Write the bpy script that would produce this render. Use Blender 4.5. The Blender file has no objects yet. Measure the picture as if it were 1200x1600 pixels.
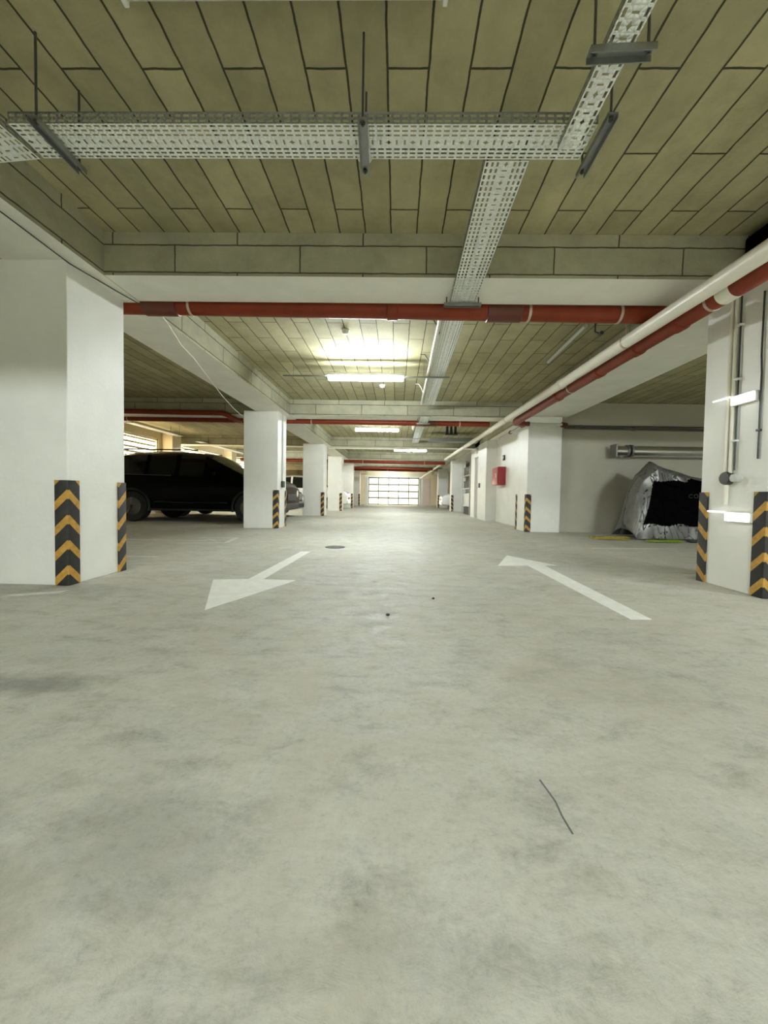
import bpy, math, random
from mathutils import Vector, Matrix, noise

random.seed(7)
D = bpy.data
SC = bpy.context.scene
COL = SC.collection
PI = math.pi

# ------------------------------------------------------------------ camera
CAM_YAW, CAM_PITCH, CAM_ROLL = -0.01585, 0.03118, -0.01665
CX, CY, FPX, CAM_H = 610.2, 793.1, 600.0, 0.69


def make_camera():
    cy, sy, cp, sp = math.cos(CAM_YAW), math.sin(CAM_YAW), math.cos(CAM_PITCH), math.sin(CAM_PITCH)
    f = Vector((sy * cp, cy * cp, -sp))
    r = Vector((cy, -sy, 0))
    d = -(r.cross(f))
    c, s = math.cos(CAM_ROLL), math.sin(CAM_ROLL)
    right, down = c * r + s * d, -s * r + c * d
    cam = D.cameras.new('camera')
    cam.sensor_fit = 'VERTICAL'
    cam.sensor_height = 36.0
    cam.sensor_width = 27.0
    cam.lens = FPX / 1600 * 36.0
    cam.shift_x = -(CX - 600) / 1600
    cam.shift_y = -(800 - CY) / 1600
    cam.clip_start = 0.02
    cam.clip_end = 200
    o = D.objects.new('camera', cam)
    COL.objects.link(o)
    up, back = -down, -f
    o.matrix_world = Matrix(((right.x, up.x, back.x, 0), (right.y, up.y, back.y, 0),
                             (right.z, up.z, back.z, CAM_H), (0, 0, 0, 1)))
    SC.camera = o


make_camera()

# ------------------------------------------------------------------ light levels
LAMP = 88.0          # fluorescent diffusers
DAYLIGHT = 0.95       # daylight behind the glazed door and the louvres
EXPOSURE = 1.5
SC.view_settings.view_transform = 'Standard'
SC.view_settings.look = 'None'
SC.view_settings.gamma = 1
SC.view_settings.use_curve_mapping = False
SC.view_settings.exposure = EXPOSURE
SC.cycles.use_denoising = True
SC.cycles.max_bounces = 10
SC.cycles.diffuse_bounces = 6
SC.cycles.glossy_bounces = 4
SC.cycles.sample_clamp_indirect = 6
w = D.worlds.new('world')
SC.world = w
w.use_nodes = True
w.node_tree.nodes['Background'].inputs[0].default_value = (0.8, 0.85, 0.9, 1)
w.node_tree.nodes['Background'].inputs[1].default_value = 0.05


# ------------------------------------------------------------------ materials
def mat(name, color, rough=0.5, metal=0.0, emit=None, strength=0.0, var=0.0, scale=6.0,
        bump=0.0, bscale=60.0, coat=0.0, spec=0.5):
    m = D.materials.new(name)
    m.use_nodes = True
    nt = m.node_tree
    b = nt.nodes['Principled BSDF']
    b.inputs['Base Color'].default_value = (*color, 1)
    b.inputs['Roughness'].default_value = rough
    b.inputs['Metallic'].default_value = metal
    b.inputs['Coat Weight'].default_value = coat
    b.inputs['Specular IOR Level'].default_value = spec
    if emit:
        b.inputs['Emission Color'].default_value = (*emit, 1)
        b.inputs['Emission Strength'].default_value = strength
    if var > 0 or bump > 0:
        tc = nt.nodes.new('ShaderNodeTexCoord')
    if var > 0:
        n = nt.nodes.new('ShaderNodeTexNoise')
        n.inputs['Scale'].default_value = scale
        n.inputs['Detail'].default_value = 6
        n.inputs['Roughness'].default_value = 0.65
        nt.links.new(tc.outputs['Object'], n.inputs['Vector'])
        r = nt.nodes.new('ShaderNodeValToRGB')
        r.color_ramp.elements[0].position = 0.3
        r.color_ramp.elements[1].position = 0.7
        r.color_ramp.elements[0].color = (*[max(0, c * (1 - var)) for c in color], 1)
        r.color_ramp.elements[1].color = (*[min(1, c * (1 + var * 0.6)) for c in color], 1)
        nt.links.new(n.outputs['Fac'], r.inputs['Fac'])
        nt.links.new(r.outputs['Color'], b.inputs['Base Color'])
    if bump > 0:
        n2 = nt.nodes.new('ShaderNodeTexNoise')
        n2.inputs['Scale'].default_value = bscale
        n2.inputs['Detail'].default_value = 4
        nt.links.new(tc.outputs['Object'], n2.inputs['Vector'])
        bp = nt.nodes.new('ShaderNodeBump')
        bp.inputs['Strength'].default_value = bump
        bp.inputs['Distance'].default_value = 0.01
        nt.links.new(n2.outputs['Fac'], bp.inputs['Height'])
        nt.links.new(bp.outputs['Normal'], b.inputs['Normal'])
    return m


def block_mat(name, c1, c2, cm, bw, rh, uo, vo, mortar=0.012):
    """concrete infill blocks laid in running bond; UVs are in metres"""
    m = D.materials.new(name)
    m.use_nodes = True
    nt = m.node_tree
    L = nt.links.new
    b = nt.nodes['Principled BSDF']
    b.inputs['Roughness'].default_value = 0.85
    uv = nt.nodes.new('ShaderNodeUVMap')
    mp = nt.nodes.new('ShaderNodeMapping')
    mp.inputs['Location'].default_value = (uo, vo, 0)
    L(uv.outputs['UV'], mp.inputs['Vector'])
    # slight waviness of the joints
    nz = nt.nodes.new('ShaderNodeTexNoise')
    nz.inputs['Scale'].default_value = 9
    nz.inputs['Detail'].default_value = 3
    L(uv.outputs['UV'], nz.inputs['Vector'])
    va = nt.nodes.new('ShaderNodeVectorMath'); va.operation = 'SUBTRACT'
    va.inputs[1].default_value = (0.5, 0.5, 0.5)
    L(nz.outputs['Color'], va.inputs[0])
    vs = nt.nodes.new('ShaderNodeVectorMath'); vs.operation = 'SCALE'
    vs.inputs['Scale'].default_value = 0.012
    L(va.outputs[0], vs.inputs[0])
    vd = nt.nodes.new('ShaderNodeVectorMath'); vd.operation = 'ADD'
    L(mp.outputs[0], vd.inputs[0]); L(vs.outputs[0], vd.inputs[1])
    br = nt.nodes.new('ShaderNodeTexBrick')
    br.offset = 0.5
    br.inputs['Scale'].default_value = 1
    br.inputs['Brick Width'].default_value = bw
    br.inputs['Row Height'].default_value = rh
    br.inputs['Mortar Size'].default_value = mortar / 2
    br.inputs['Mortar Smooth'].default_value = 0.32
    br.inputs['Bias'].default_value = 0
    br.inputs['Color1'].default_value = (*c1, 1)
    br.inputs['Color2'].default_value = (*c2, 1)
    br.inputs['Mortar'].default_value = (*cm, 1)
    L(vd.outputs[0], br.inputs['Vector'])
    n = nt.nodes.new('ShaderNodeTexNoise')
    n.inputs['Scale'].default_value = 3.2
    n.inputs['Detail'].default_value = 8
    n.inputs['Roughness'].default_value = 0.7
    L(uv.outputs['UV'], n.inputs['Vector'])
    rp = nt.nodes.new('ShaderNodeMapRange')
    rp.inputs['From Min'].default_value = 0.25
    rp.inputs['From Max'].default_value = 0.75
    rp.inputs['To Min'].default_value = 0.74
    rp.inputs['To Max'].default_value = 1.18
    L(n.outputs['Fac'], rp.inputs['Value'])
    mx = nt.nodes.new('ShaderNodeMix'); mx.data_type = 'RGBA'; mx.blend_type = 'MULTIPLY'
    mx.inputs['Factor'].default_value = 1
    L(br.outputs['Color'], mx.inputs[6]); L(rp.outputs[0], mx.inputs[7])
    L(mx.outputs[2], b.inputs['Base Color'])
    n2 = nt.nodes.new('ShaderNodeTexNoise')
    n2.inputs['Scale'].default_value = 55
    n2.inputs['Detail'].default_value = 5
    L(uv.outputs['UV'], n2.inputs['Vector'])
    ad = nt.nodes.new('ShaderNodeMath'); ad.operation = 'MULTIPLY_ADD'
    ad.inputs[1].default_value = -1.6
    L(br.outputs['Fac'], ad.inputs[0]); L(n2.outputs['Fac'], ad.inputs[2])
    bp = nt.nodes.new('ShaderNodeBump')
    bp.inputs['Strength'].default_value = 0.55
    bp.inputs['Distance'].default_value = 0.006
    L(ad.outputs[0], bp.inputs['Height'])
    L(bp.outputs[0], b.inputs['Normal'])
    return m


def floor_mat():
    m = D.materials.new('polished_concrete')
    m.use_nodes = True
    nt = m.node_tree
    L = nt.links.new
    b = nt.nodes['Principled BSDF']
    tc = nt.nodes.new('ShaderNodeTexCoord')

    def nz(scale, detail, rough, dist=0.0, stretch=None):
        n = nt.nodes.new('ShaderNodeTexNoise')
        n.inputs['Scale'].default_value = scale
        n.inputs['Detail'].default_value = detail
        n.inputs['Roughness'].default_value = rough
        n.inputs['Distortion'].default_value = dist
        if stretch:
            mp = nt.nodes.new('ShaderNodeMapping')
            mp.inputs['Scale'].default_value = stretch
            L(tc.outputs['Object'], mp.inputs['Vector']); L(mp.outputs[0], n.inputs['Vector'])
        else:
            L(tc.outputs['Object'], n.inputs['Vector'])
        return n

    def ramp(src, stops):
        r = nt.nodes.new('ShaderNodeValToRGB')
        e = r.color_ramp.elements
        e[0].position, e[0].color = stops[0][0], (*stops[0][1], 1)
        e[1].position, e[1].color = stops[-1][0], (*stops[-1][1], 1)
        for p, c in stops[1:-1]:
            x = e.new(p); x.color = (*c, 1)
        L(src, r.inputs['Fac'])
        return r

    def mix(a, bb, mode, fac):
        x = nt.nodes.new('ShaderNodeMix'); x.data_type = 'RGBA'; x.blend_type = mode
        if isinstance(fac, float): x.inputs['Factor'].default_value = fac
        else: L(fac, x.inputs['Factor'])
        L(a, x.inputs[6]); L(bb, x.inputs[7])
        return x.outputs[2]
    big = ramp(nz(0.9, 7, 0.62, 0.6).outputs['Fac'], [(0.3, (0.44, 0.435, 0.375)), (0.52, (0.52, 0.515, 0.45)), (0.72, (0.58, 0.575, 0.515))])
    mid = ramp(nz(8.0, 10, 0.78, 0.3, (0.6, 1.1, 1)).outputs['Fac'], [(0.28, (0.55, 0.55, 0.52)), (0.40, (0.82, 0.82, 0.80)), (0.50, (1, 1, 1)), (0.75, (1.12, 1.12, 1.10))])
    fine = ramp(nz(45, 8, 0.8).outputs['Fac'], [(0.25, (0.5, 0.5, 0.48)), (0.45, (0.92, 0.92, 0.92)), (0.75, (1.1, 1.1, 1.1))])
    c = mix(big.outputs['Color'], mid.outputs['Color'], 'MULTIPLY', 1.0)
    c = mix(c, fine.outputs['Color'], 'MULTIPLY', 0.9)
    wavy = ramp(nz(2.2, 8, 0.7, 1.2).outputs['Fac'], [(0.46, (0, 0, 0)), (0.66, (1, 1, 1))])
    tint = nt.nodes.new('ShaderNodeRGB'); tint.outputs[0].default_value = (0.47, 0.445, 0.335, 1)
    sc_ = nt.nodes.new('ShaderNodeMath'); sc_.operation = 'MULTIPLY'; sc_.inputs[1].default_value = 0.65
    L(wavy.outputs['Color'], sc_.inputs[0])
    c = mix(c, tint.outputs[0], 'MIX', sc_.outputs[0])
    pits = ramp(nz(34, 6, 0.7, 0.2, (1, 0.6, 1)).outputs['Fac'], [(0.24, (0.6, 0.6, 0.57)), (0.34, (1, 1, 1)), (0.9, (1, 1, 1))])
    c = mix(c, pits.outputs['Color'], 'MULTIPLY', 0.8)
    # worn scuffs and damp stains at fixed places on the slab
    for (sx, sy, rx, ry, k) in ((-1.27, 1.32, 0.30, 0.10, 0.55), (-0.52, 0.73, 0.30, 0.17, 0.30), (-0.72, 0.50, 0.20, 0.12, 0.22),
                                (-0.95, 0.75, 0.2, 0.12, 0.25), (0.07, 0.55, 0.3, 0.06, 0.18), (0.12, 0.38, 0.2, 0.1, 0.22),
                                (-1.05, 1.95, 0.16, 0.07, 0.22), (0.75, 1.45, 0.5, 0.3, 0.12), (-2.2, 2.6, 0.5, 0.2, 0.25)):
        mp = nt.nodes.new('ShaderNodeMapping')
        mp.vector_type = 'TEXTURE'
        mp.inputs['Location'].default_value = (sx, sy, 0)
        mp.inputs['Scale'].default_value = (rx, ry, 1)
        L(tc.outputs['Object'], mp.inputs['Vector'])
        ln = nt.nodes.new('ShaderNodeVectorMath'); ln.operation = 'LENGTH'
        L(mp.outputs[0], ln.inputs[0])
        nn = nz(9, 6, 0.7)
        a = nt.nodes.new('ShaderNodeMath'); a.operation = 'MULTIPLY_ADD'
        a.inputs[1].default_value = 1.9; a.inputs[2].default_value = -0.95
        L(nn.outputs['Fac'], a.inputs[0])
        s = nt.nodes.new('ShaderNodeMath'); s.operation = 'ADD'
        L(ln.outputs['Value'], s.inputs[0]); L(a.outputs[0], s.inputs[1])
        mr = nt.nodes.new('ShaderNodeMapRange')
        mr.inputs['From Min'].default_value = 0.35; mr.inputs['From Max'].default_value = 1.0
        mr.inputs['To Min'].default_value = k; mr.inputs['To Max'].default_value = 0.0
        L(s.outputs[0], mr.inputs['Value'])
        rgb = nt.nodes.new('ShaderNodeRGB'); rgb.outputs[0].default_value = (0.16, 0.16, 0.13, 1)
        c = mix(c, rgb.outputs[0], 'MIX', mr.outputs[0])
    L(c, b.inputs['Base Color'])
    rr = nt.nodes.new('ShaderNodeMapRange')
    rr.inputs['From Min'].default_value = 0.3; rr.inputs['From Max'].default_value = 0.7
    rr.inputs['To Min'].default_value = 0.34; rr.inputs['To Max'].default_value = 0.9
    L(nz(9, 10, 0.8, 0.4, (0.7, 1, 1)).outputs['Fac'], rr.inputs['Value'])
    L(rr.outputs[0], b.inputs['Roughness'])
    bp = nt.nodes.new('ShaderNodeBump'); bp.inputs['Strength'].default_value = 0.38; bp.inputs['Distance'].default_value = 0.012
    L(nz(22, 9, 0.75, 0.5, (0.7, 1, 1)).outputs['Fac'], bp.inputs['Height'])
    b.inputs['Specular IOR Level'].default_value = 0.35
    bp2 = nt.nodes.new('ShaderNodeBump'); bp2.inputs['Strength'].default_value = 0.10; bp2.inputs['Distance'].default_value = 0.003
    L(nz(120, 4, 0.6).outputs['Fac'], bp2.inputs['Height'])
    L(bp.outputs[0], bp2.inputs['Normal']); L(bp2.outputs[0], b.inputs['Normal'])
    return m


def chevron_mat():
    """black rubber with yellow chevrons that peak on the corner edge"""
    m = D.materials.new('black_yellow_rubber')
    m.use_nodes = True
    nt = m.node_tree
    L = nt.links.new
    b = nt.nodes['Principled BSDF']
    b.inputs['Roughness'].default_value = 0.6
    tc = nt.nodes.new('ShaderNodeTexCoord')
    sp = nt.nodes.new('ShaderNodeSeparateXYZ')
    L(tc.outputs['Object'], sp.inputs[0])

    def mth(op, a, bb=None):
        x = nt.nodes.new('ShaderNodeMath'); x.operation = op
        for i, q in enumerate((a, bb)):
            if q is None: continue
            if isinstance(q, (int, float)): x.inputs[i].default_value = q
            else: L(q, x.inputs[i])
        return x.outputs[0]
    t = mth('ADD', mth('ADD', sp.outputs[2], mth('ABSOLUTE', sp.outputs[0])), mth('ABSOLUTE', sp.outputs[1]))
    fr = mth('FRACT', mth('DIVIDE', mth('ADD', t, 0.09), 0.182))
    k = mth('LESS_THAN', fr, 0.36)
    n = nt.nodes.new('ShaderNodeTexNoise'); n.inputs['Scale'].default_value = 30; n.inputs['Detail'].default_value = 5
    L(tc.outputs['Object'], n.inputs['Vector'])
    mx = nt.nodes.new('ShaderNodeMix'); mx.data_type = 'RGBA'
    mx.inputs[6].default_value = (0.022, 0.021, 0.019, 1)
    mx.inputs[7].default_value = (0.50, 0.275, 0.045, 1)
    L(k, mx.inputs['Factor'])
    r = nt.nodes.new('ShaderNodeMapRange')
    r.inputs['From Min'].default_value = 0.3; r.inputs['From Max'].default_value = 0.7
    r.inputs['To Min'].default_value = 0.7; r.inputs['To Max'].default_value = 1.1
    L(n.outputs['Fac'], r.inputs['Value'])
    m2 = nt.nodes.new('ShaderNodeMix'); m2.data_type = 'RGBA'; m2.blend_type = 'MULTIPLY'; m2.inputs['Factor'].default_value = 1
    L(mx.outputs[2], m2.inputs[6]); L(r.outputs[0], m2.inputs[7])
    L(m2.outputs[2], b.inputs['Base Color'])
    return m


CEIL = block_mat('ceiling_blocks', (0.44, 0.405, 0.23), (0.34, 0.315, 0.175), (0.05, 0.045, 0.02), 0.866, 0.189, -1.815, -0.113)
BEAMB = block_mat('beam_blocks', (0.42, 0.41, 0.29), (0.35, 0.34, 0.235), (0.08, 0.07, 0.04), 0.945, 0.2, 1.70, -2.546)
FLOOR = floor_mat()
WHITE = mat('white_wall_paint', (0.80, 0.80, 0.74), 0.45, var=0.06, scale=2.5, bump=0.12, bscale=40)
SOFF = mat('white_soffit_paint', (0.80, 0.79, 0.70), 0.6, var=0.08, scale=3, bump=0.15, bscale=30)
GREYW = mat('grey_wall_paint', (0.50, 0.48, 0.39), 0.6, var=0.10, scale=1.2, bump=0.1, bscale=40)
CREAM = mat('cream_wall_paint', (0.82, 0.72, 0.52), 0.6, var=0.05)
PINK = mat('pinkish_wall_paint', (0.75, 0.62, 0.55), 0.6, var=0.05)
GALV = mat('galvanised_steel', (0.88, 0.91, 0.87), 0.5, 0.35, var=0.12, scale=14)
GALVS = mat('shaded_galvanised_steel', (0.30, 0.31, 0.27), 0.5, 0.5, var=0.15, scale=14)  # tray steel darkened so the shade on the side flanges sits in its colour
GALVD = mat('dull_galvanised_steel', (0.30, 0.31, 0.29), 0.45, 0.8, var=0.15, scale=20)
STEEL = mat('dark_threaded_steel', (0.10, 0.10, 0.09), 0.5, 0.6)
REDP = mat('red_brown_pvc', (0.21, 0.033, 0.011), 0.42, var=0.15, scale=5, spec=0.25)
REDD = mat('dark_red_pvc', (0.11, 0.022, 0.010), 0.4)
WPVC = mat('white_pvc', (0.80, 0.77, 0.66), 0.35, var=0.05)
CLAMP = mat('zinc_pipe_clamp', (0.55, 0.45, 0.36), 0.4, 0.6)
PAINT = mat('white_road_paint', (0.84, 0.84, 0.78), 0.55, var=0.10, scale=12, bump=0.1)
FADED = mat('worn_road_paint', (0.63, 0.615, 0.54), 0.55, var=0.14, scale=14)
GUARD = chevron_mat()
LAMPW = mat('white_lamp_housing', (0.75, 0.75, 0.70), 0.45)
GLOW = mat('lit_diffuser', (0.9, 0.9, 0.9), 0.4, emit=(0.93, 1.0, 1.03), strength=LAMP)
GLOWB = mat('lit_diffuser_bright', (0.9, 0.9, 0.9), 0.4, emit=(0.93, 1.0, 1.03), strength=LAMP * 2.15)
UNLIT = mat('unlit_diffuser', (0.72, 0.72, 0.68), 0.35)
WGLOW = mat('lit_wall_lamp_diffuser', (0.9, 0.9, 0.9), 0.4, emit=(0.98, 1.0, 0.95), strength=0.9)
PLASTIC = mat('grey_plastic', (0.55, 0.55, 0.50), 0.4)
DARKPL = mat('dark_plastic', (0.035, 0.04, 0.038), 0.4)
BLACKCAR = mat('black_car_paint', (0.002, 0.002, 0.002), 0.13, spec=0.10)
GREYCAR = mat('dark_grey_car_paint', (0.05, 0.052, 0.058), 0.25, 0.3, coat=1)
SILVERCAR = mat('silver_car_paint', (0.55, 0.56, 0.52), 0.3, 0.4, coat=1)
WHITECAR = mat('white_car_paint', (0.82, 0.82, 0.80), 0.3, coat=1)
GLASS = mat('tinted_car_glass', (0.008, 0.009, 0.008), 0.05, spec=0.4)
TYRE = mat('tyre_rubber', (0.012, 0.012, 0.012), 0.7)
RIM = mat('alloy_rim', (0.16, 0.16, 0.16), 0.35, 0.9)
CHROME = mat('chrome', (0.75, 0.75, 0.74), 0.15, 1.0)
TRIMBLK = mat('black_trim_plastic', (0.01, 0.01, 0.01), 0.5)
LENS = mat('headlight_lens', (0.8, 0.8, 0.8), 0.1, coat=1)
REDLENS = mat('red_tail_lens', (0.35, 0.01, 0.01), 0.15, coat=1)
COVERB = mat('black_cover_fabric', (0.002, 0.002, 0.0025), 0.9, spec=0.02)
COVERS = mat('silver_cover_fabric', (0.26, 0.26, 0.25), 0.42, 0.5, var=0.2, scale=9)
MARK = mat('grey_print', (0.05, 0.053, 0.05), 0.7)
OLIVE = mat('olive_yellow_hose', (0.36, 0.30, 0.05), 0.4, var=0.2, scale=8)
GREEN = mat('bright_green_hose', (0.17, 0.27, 0.015), 0.4)
FIRERED = mat('fire_red_enamel', (0.36, 0.015, 0.03), 0.3, coat=0.4)
FRAME = mat('dark_grey_door_frame', (0.12, 0.15, 0.15), 0.5)
PANE = mat('bright_daylit_pane', (0.9, 0.9, 0.9), 0.3, emit=(1.0, 0.80, 0.52), strength=DAYLIGHT)
LPANE = mat('bright_daylit_opening', (0.9, 0.9, 0.9), 0.3, emit=(1.0, 0.82, 0.52), strength=DAYLIGHT * 3.2)
LOUVRE = mat('white_louvre', (0.75, 0.72, 0.62), 0.5)
DOORG = mat('grey_door_paint', (0.42, 0.42, 0.40), 0.4)
BOXBLK = mat('black_storage_box', (0.015, 0.015, 0.015), 0.5)
IRON = mat('dark_cast_iron', (0.06, 0.06, 0.05), 0.6, 0.4)
BLKPIPE = mat('dark_grey_pipe', (0.11, 0.11, 0.09), 0.5, 0.3)


# ------------------------------------------------------------------ mesh helpers
class MB:
    def __init__(s):
        s.v, s.f, s.m, s.sm = [], [], [], []

    def face(s, pts, mi=0, smooth=False):
        i = len(s.v)
        s.v += [tuple(p) for p in pts]
        s.f.append(list(range(i, i + len(pts)))); s.m.append(mi); s.sm.append(smooth)

    def box(s, x0, x1, y0, y1, z0, z1, mi=0, bottom=None):
        i = len(s.v)
        s.v += [(x0, y0, z0), (x1, y0, z0), (x1, y1, z0), (x0, y1, z0), (x0, y0, z1), (x1, y0, z1), (x1, y1, z1), (x0, y1, z1)]
        for k, q in enumerate(((0, 3, 2, 1), (4, 5, 6, 7), (0, 1, 5, 4), (1, 2, 6, 5), (2, 3, 7, 6), (3, 0, 4, 7))):
            s.f.append([i + a for a in q]); s.m.append(bottom if (k == 0 and bottom is not None) else mi); s.sm.append(False)
        return s

    def bar(s, a, b, w, h, mi=0, up=(0, 0, 1)):
        a, b = Vector(a), Vector(b)
        d = (b - a).normalized()
        r = d.cross(Vector(up)).normalized()
        u = r.cross(d)
        i = len(s.v)
        for p in (a, b):
            for sx, sy in ((-1, -1), (1, -1), (1, 1), (-1, 1)):
                s.v.append(tuple(p + r * sx * w / 2 + u * sy * h / 2))
        for q in ((0, 1, 2, 3), (7, 6, 5, 4), (0, 4, 5, 1), (1, 5, 6, 2), (2, 6, 7, 3), (3, 7, 4, 0)):
            s.f.append([i + a for a in q]); s.m.append(mi); s.sm.append(False)
        return s

    def tube(s, pts, r, n=14, mi=0, caps=True, closed=False):
        pts = [Vector(p) for p in pts]
        rs = r if isinstance(r, (list, tuple)) else [r] * len(pts)
        N = len(pts)
        base = len(s.v)
        ref = None
        for k, p in enumerate(pts):
            if closed:
                d = (pts[(k + 1) % N] - pts[k - 1]).normalized()
            else:
                d = (pts[min(k + 1, N - 1)] - pts[max(k - 1, 0)]).normalized()
            if ref is None:
                ref = Vector((0, 0, 1)) if abs(d.z) < 0.9 else Vector((1, 0, 0))
                ref = (ref - d * ref.dot(d)).normalized()
            else:
                q = ref - d * ref.dot(d)
                ref = q.normalized() if q.length > 1e-6 else ref
            bn = d.cross(ref)
            for j in range(n):
                a = 2 * PI * j / n
                s.v.append(tuple(p + (ref * math.cos(a) + bn * math.sin(a)) * rs[k]))
        for k in range(N if closed else N - 1):
            k2 = (k + 1) % N
            for j in range(n):
                j2 = (j + 1) % n
                s.f.append([base + k * n + j, base + k * n + j2, base + k2 * n + j2, base + k2 * n + j]); s.m.append(mi); s.sm.append(True)
        if caps and not closed:
            s.f.append([base + j for j in range(n - 1, -1, -1)]); s.m.append(mi); s.sm.append(False)
            s.f.append([base + (N - 1) * n + j for j in range(n)]); s.m.append(mi); s.sm.append(False)
        return s

    def lathe(s, prof, c=(0, 0, 0), axis='z', n=28, mi=0):
        """prof = [(radius, height)] spun about an axis through c"""
        base = len(s.v)
        c = Vector(c)
        for (r, h) in prof:
            for j in range(n):
                a = 2 * PI * j / n
                x, y = r * math.cos(a), r * math.sin(a)
                p = {'z': (x, y, h), 'y': (x, h, y), 'x': (h, x, y)}[axis]
                s.v.append(tuple(c + Vector(p)))
        for k in range(len(prof) - 1):
            for j in range(n):
                j2 = (j + 1) % n
                s.f.append([base + k * n + j, base + k * n + j2, base + (k + 1) * n + j2, base + (k + 1) * n + j]); s.m.append(mi); s.sm.append(True)
        s.f.append([base + j for j in range(n)]); s.m.append(mi); s.sm.append(False)
        s.f.append([base + (len(prof) - 1) * n + j for j in range(n)]); s.m.append(mi); s.sm.append(False)
        return s

    def prism(s, poly, z0, z1, mi=0):
        n = len(poly)
        i = len(s.v)
        s.v += [(x, y, z0) for x, y in poly] + [(x, y, z1) for x, y in poly]
        s.f.append([i + k for k in range(n - 1, -1, -1)]); s.f.append([i + n + k for k in range(n)])
        s.m += [mi, mi]; s.sm += [False, False]
        for k in range(n):
            k2 = (k + 1) % n
            s.f.append([i + k, i + k2, i + n + k2, i + n + k]); s.m.append(mi); s.sm.append(False)
        return s

    def build(s, name, mats, parent=None, origin=(0, 0, 0), sharp=35, bevel=0.0, solid=0.0, fix=True):
        me = D.meshes.new(name)
        org = Vector(origin)
        me.from_pydata([tuple(Vector(p) - org) for p in s.v], [], s.f)
        mats = mats if isinstance(mats, (list, tuple)) else [mats]
        for m in mats: me.materials.append(m)
        for i, p in enumerate(me.polygons):
            p.material_index = s.m[i]; p.use_smooth = s.sm[i]
        if fix:
            import bmesh
            bm = bmesh.new(); bm.from_mesh(me)
            bmesh.ops.recalc_face_normals(bm, faces=bm.faces)
            bm.to_mesh(me); bm.free()
        me.set_sharp_from_angle(angle=math.radians(sharp))
        uv = me.uv_layers.new(name='UVMap')
        for p in me.polygons:
            nx, ny, nz = (abs(a) for a in p.normal)
            for li in p.loop_indices:
                q = me.vertices[me.loops[li].vertex_index].co + org
                uv.data[li].uv = (q.y, q.x) if nz >= max(nx, ny) else ((q.x, q.z) if ny >= nx else (q.y, q.z))
        o = D.objects.new(name, me)
        COL.objects.link(o)
        if parent:
            o.parent = parent
        else:
            o.location = org
        if bevel:
            b = o.modifiers.new('bevel', 'BEVEL'); b.width = bevel; b.segments = 2; b.limit_method = 'ANGLE'
        if solid:
            b = o.modifiers.new('solid', 'SOLIDIFY'); b.thickness = solid; b.offset = 0
        return o


def tag(o, label, cat, group=None, kind=None):
    if label: o['label'] = label
    if cat: o['category'] = cat
    if group: o['group'] = group
    if kind: o['kind'] = kind
    return o


def thing(name, loc, label, cat, group=None, rz=0.0):
    o = D.objects.new(name, None)
    o.empty_display_size = 0.1
    COL.objects.link(o)
    o.location = loc
    o.rotation_euler = (0, 0, rz)
    return tag(o, label, cat, group)


def copy_tree(o, parent=None):
    c = o.copy()
    COL.objects.link(c)
    if parent: c.parent = parent
    for ch in [x for x in D.objects if x.parent == o]:
        copy_tree(ch, c)
    return c


def struct(o):
    o['kind'] = 'structure'
    return o


# ------------------------------------------------------------------ measures of the place
XL, XR = -2.364, 2.618          # aisle faces of the two column rows
ZC, ZS = 2.64, 2.32             # ceiling, beam soffits
XW, XE = -7.6, 8.0              # outer walls
Y0, Y1 = -7.0, 29.2
BEAMS = [(-2.05, -1.55), (2.92, 3.31), (7.96, 8.36), (13.0, 13.4), (17.3, 17.7), (21.3, 21.7), (25.3, 25.7)]
XBL = (-2.82, -2.24)            # long beam on the left column row
XBR = (2.60, 3.40)

# floor, ceiling, outer walls
struct(MB().box(XW - 0.2, XE + 0.2, Y0 - 0.2, Y1 + 0.2, -0.15, 0).build('floor', FLOOR))
struct(MB().box(XW - 0.2, XE + 0.2, Y0 - 0.2, Y1 + 0.2, ZC, ZC + 0.15).build('ceiling', CEIL))
struct(MB().box(XW - 0.2, XE + 0.2, Y0 - 0.2, Y0, 0, ZC).build('wall_near', WHITE))
struct(MB().box(XE, XE + 0.2, Y0, Y1, 0, ZC).build('wall_right', GREYW))
# wall behind the covered motorcycle
struct(MB().box(3.29, XE, 7.95, 8.15, 0, ZC).build('wall_back', GREYW))
# stair core along the right of the aisle
struct(MB().box(2.86, 3.06, 8.15, 11.12, 0, ZC).build('wall_core', WHITE))
wd = MB()
wd.box(2.60, 2.80, 12.93, 13.62, 0, ZC); wd.box(2.60, 2.80, 12.25, 12.93, 2.02, ZC)
struct(wd.build('wall_doorway', WHITE))
struct(MB().box(3.06, XE, 13.42, 13.62, 0, ZC).build('wall_store', GREYW))

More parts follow.
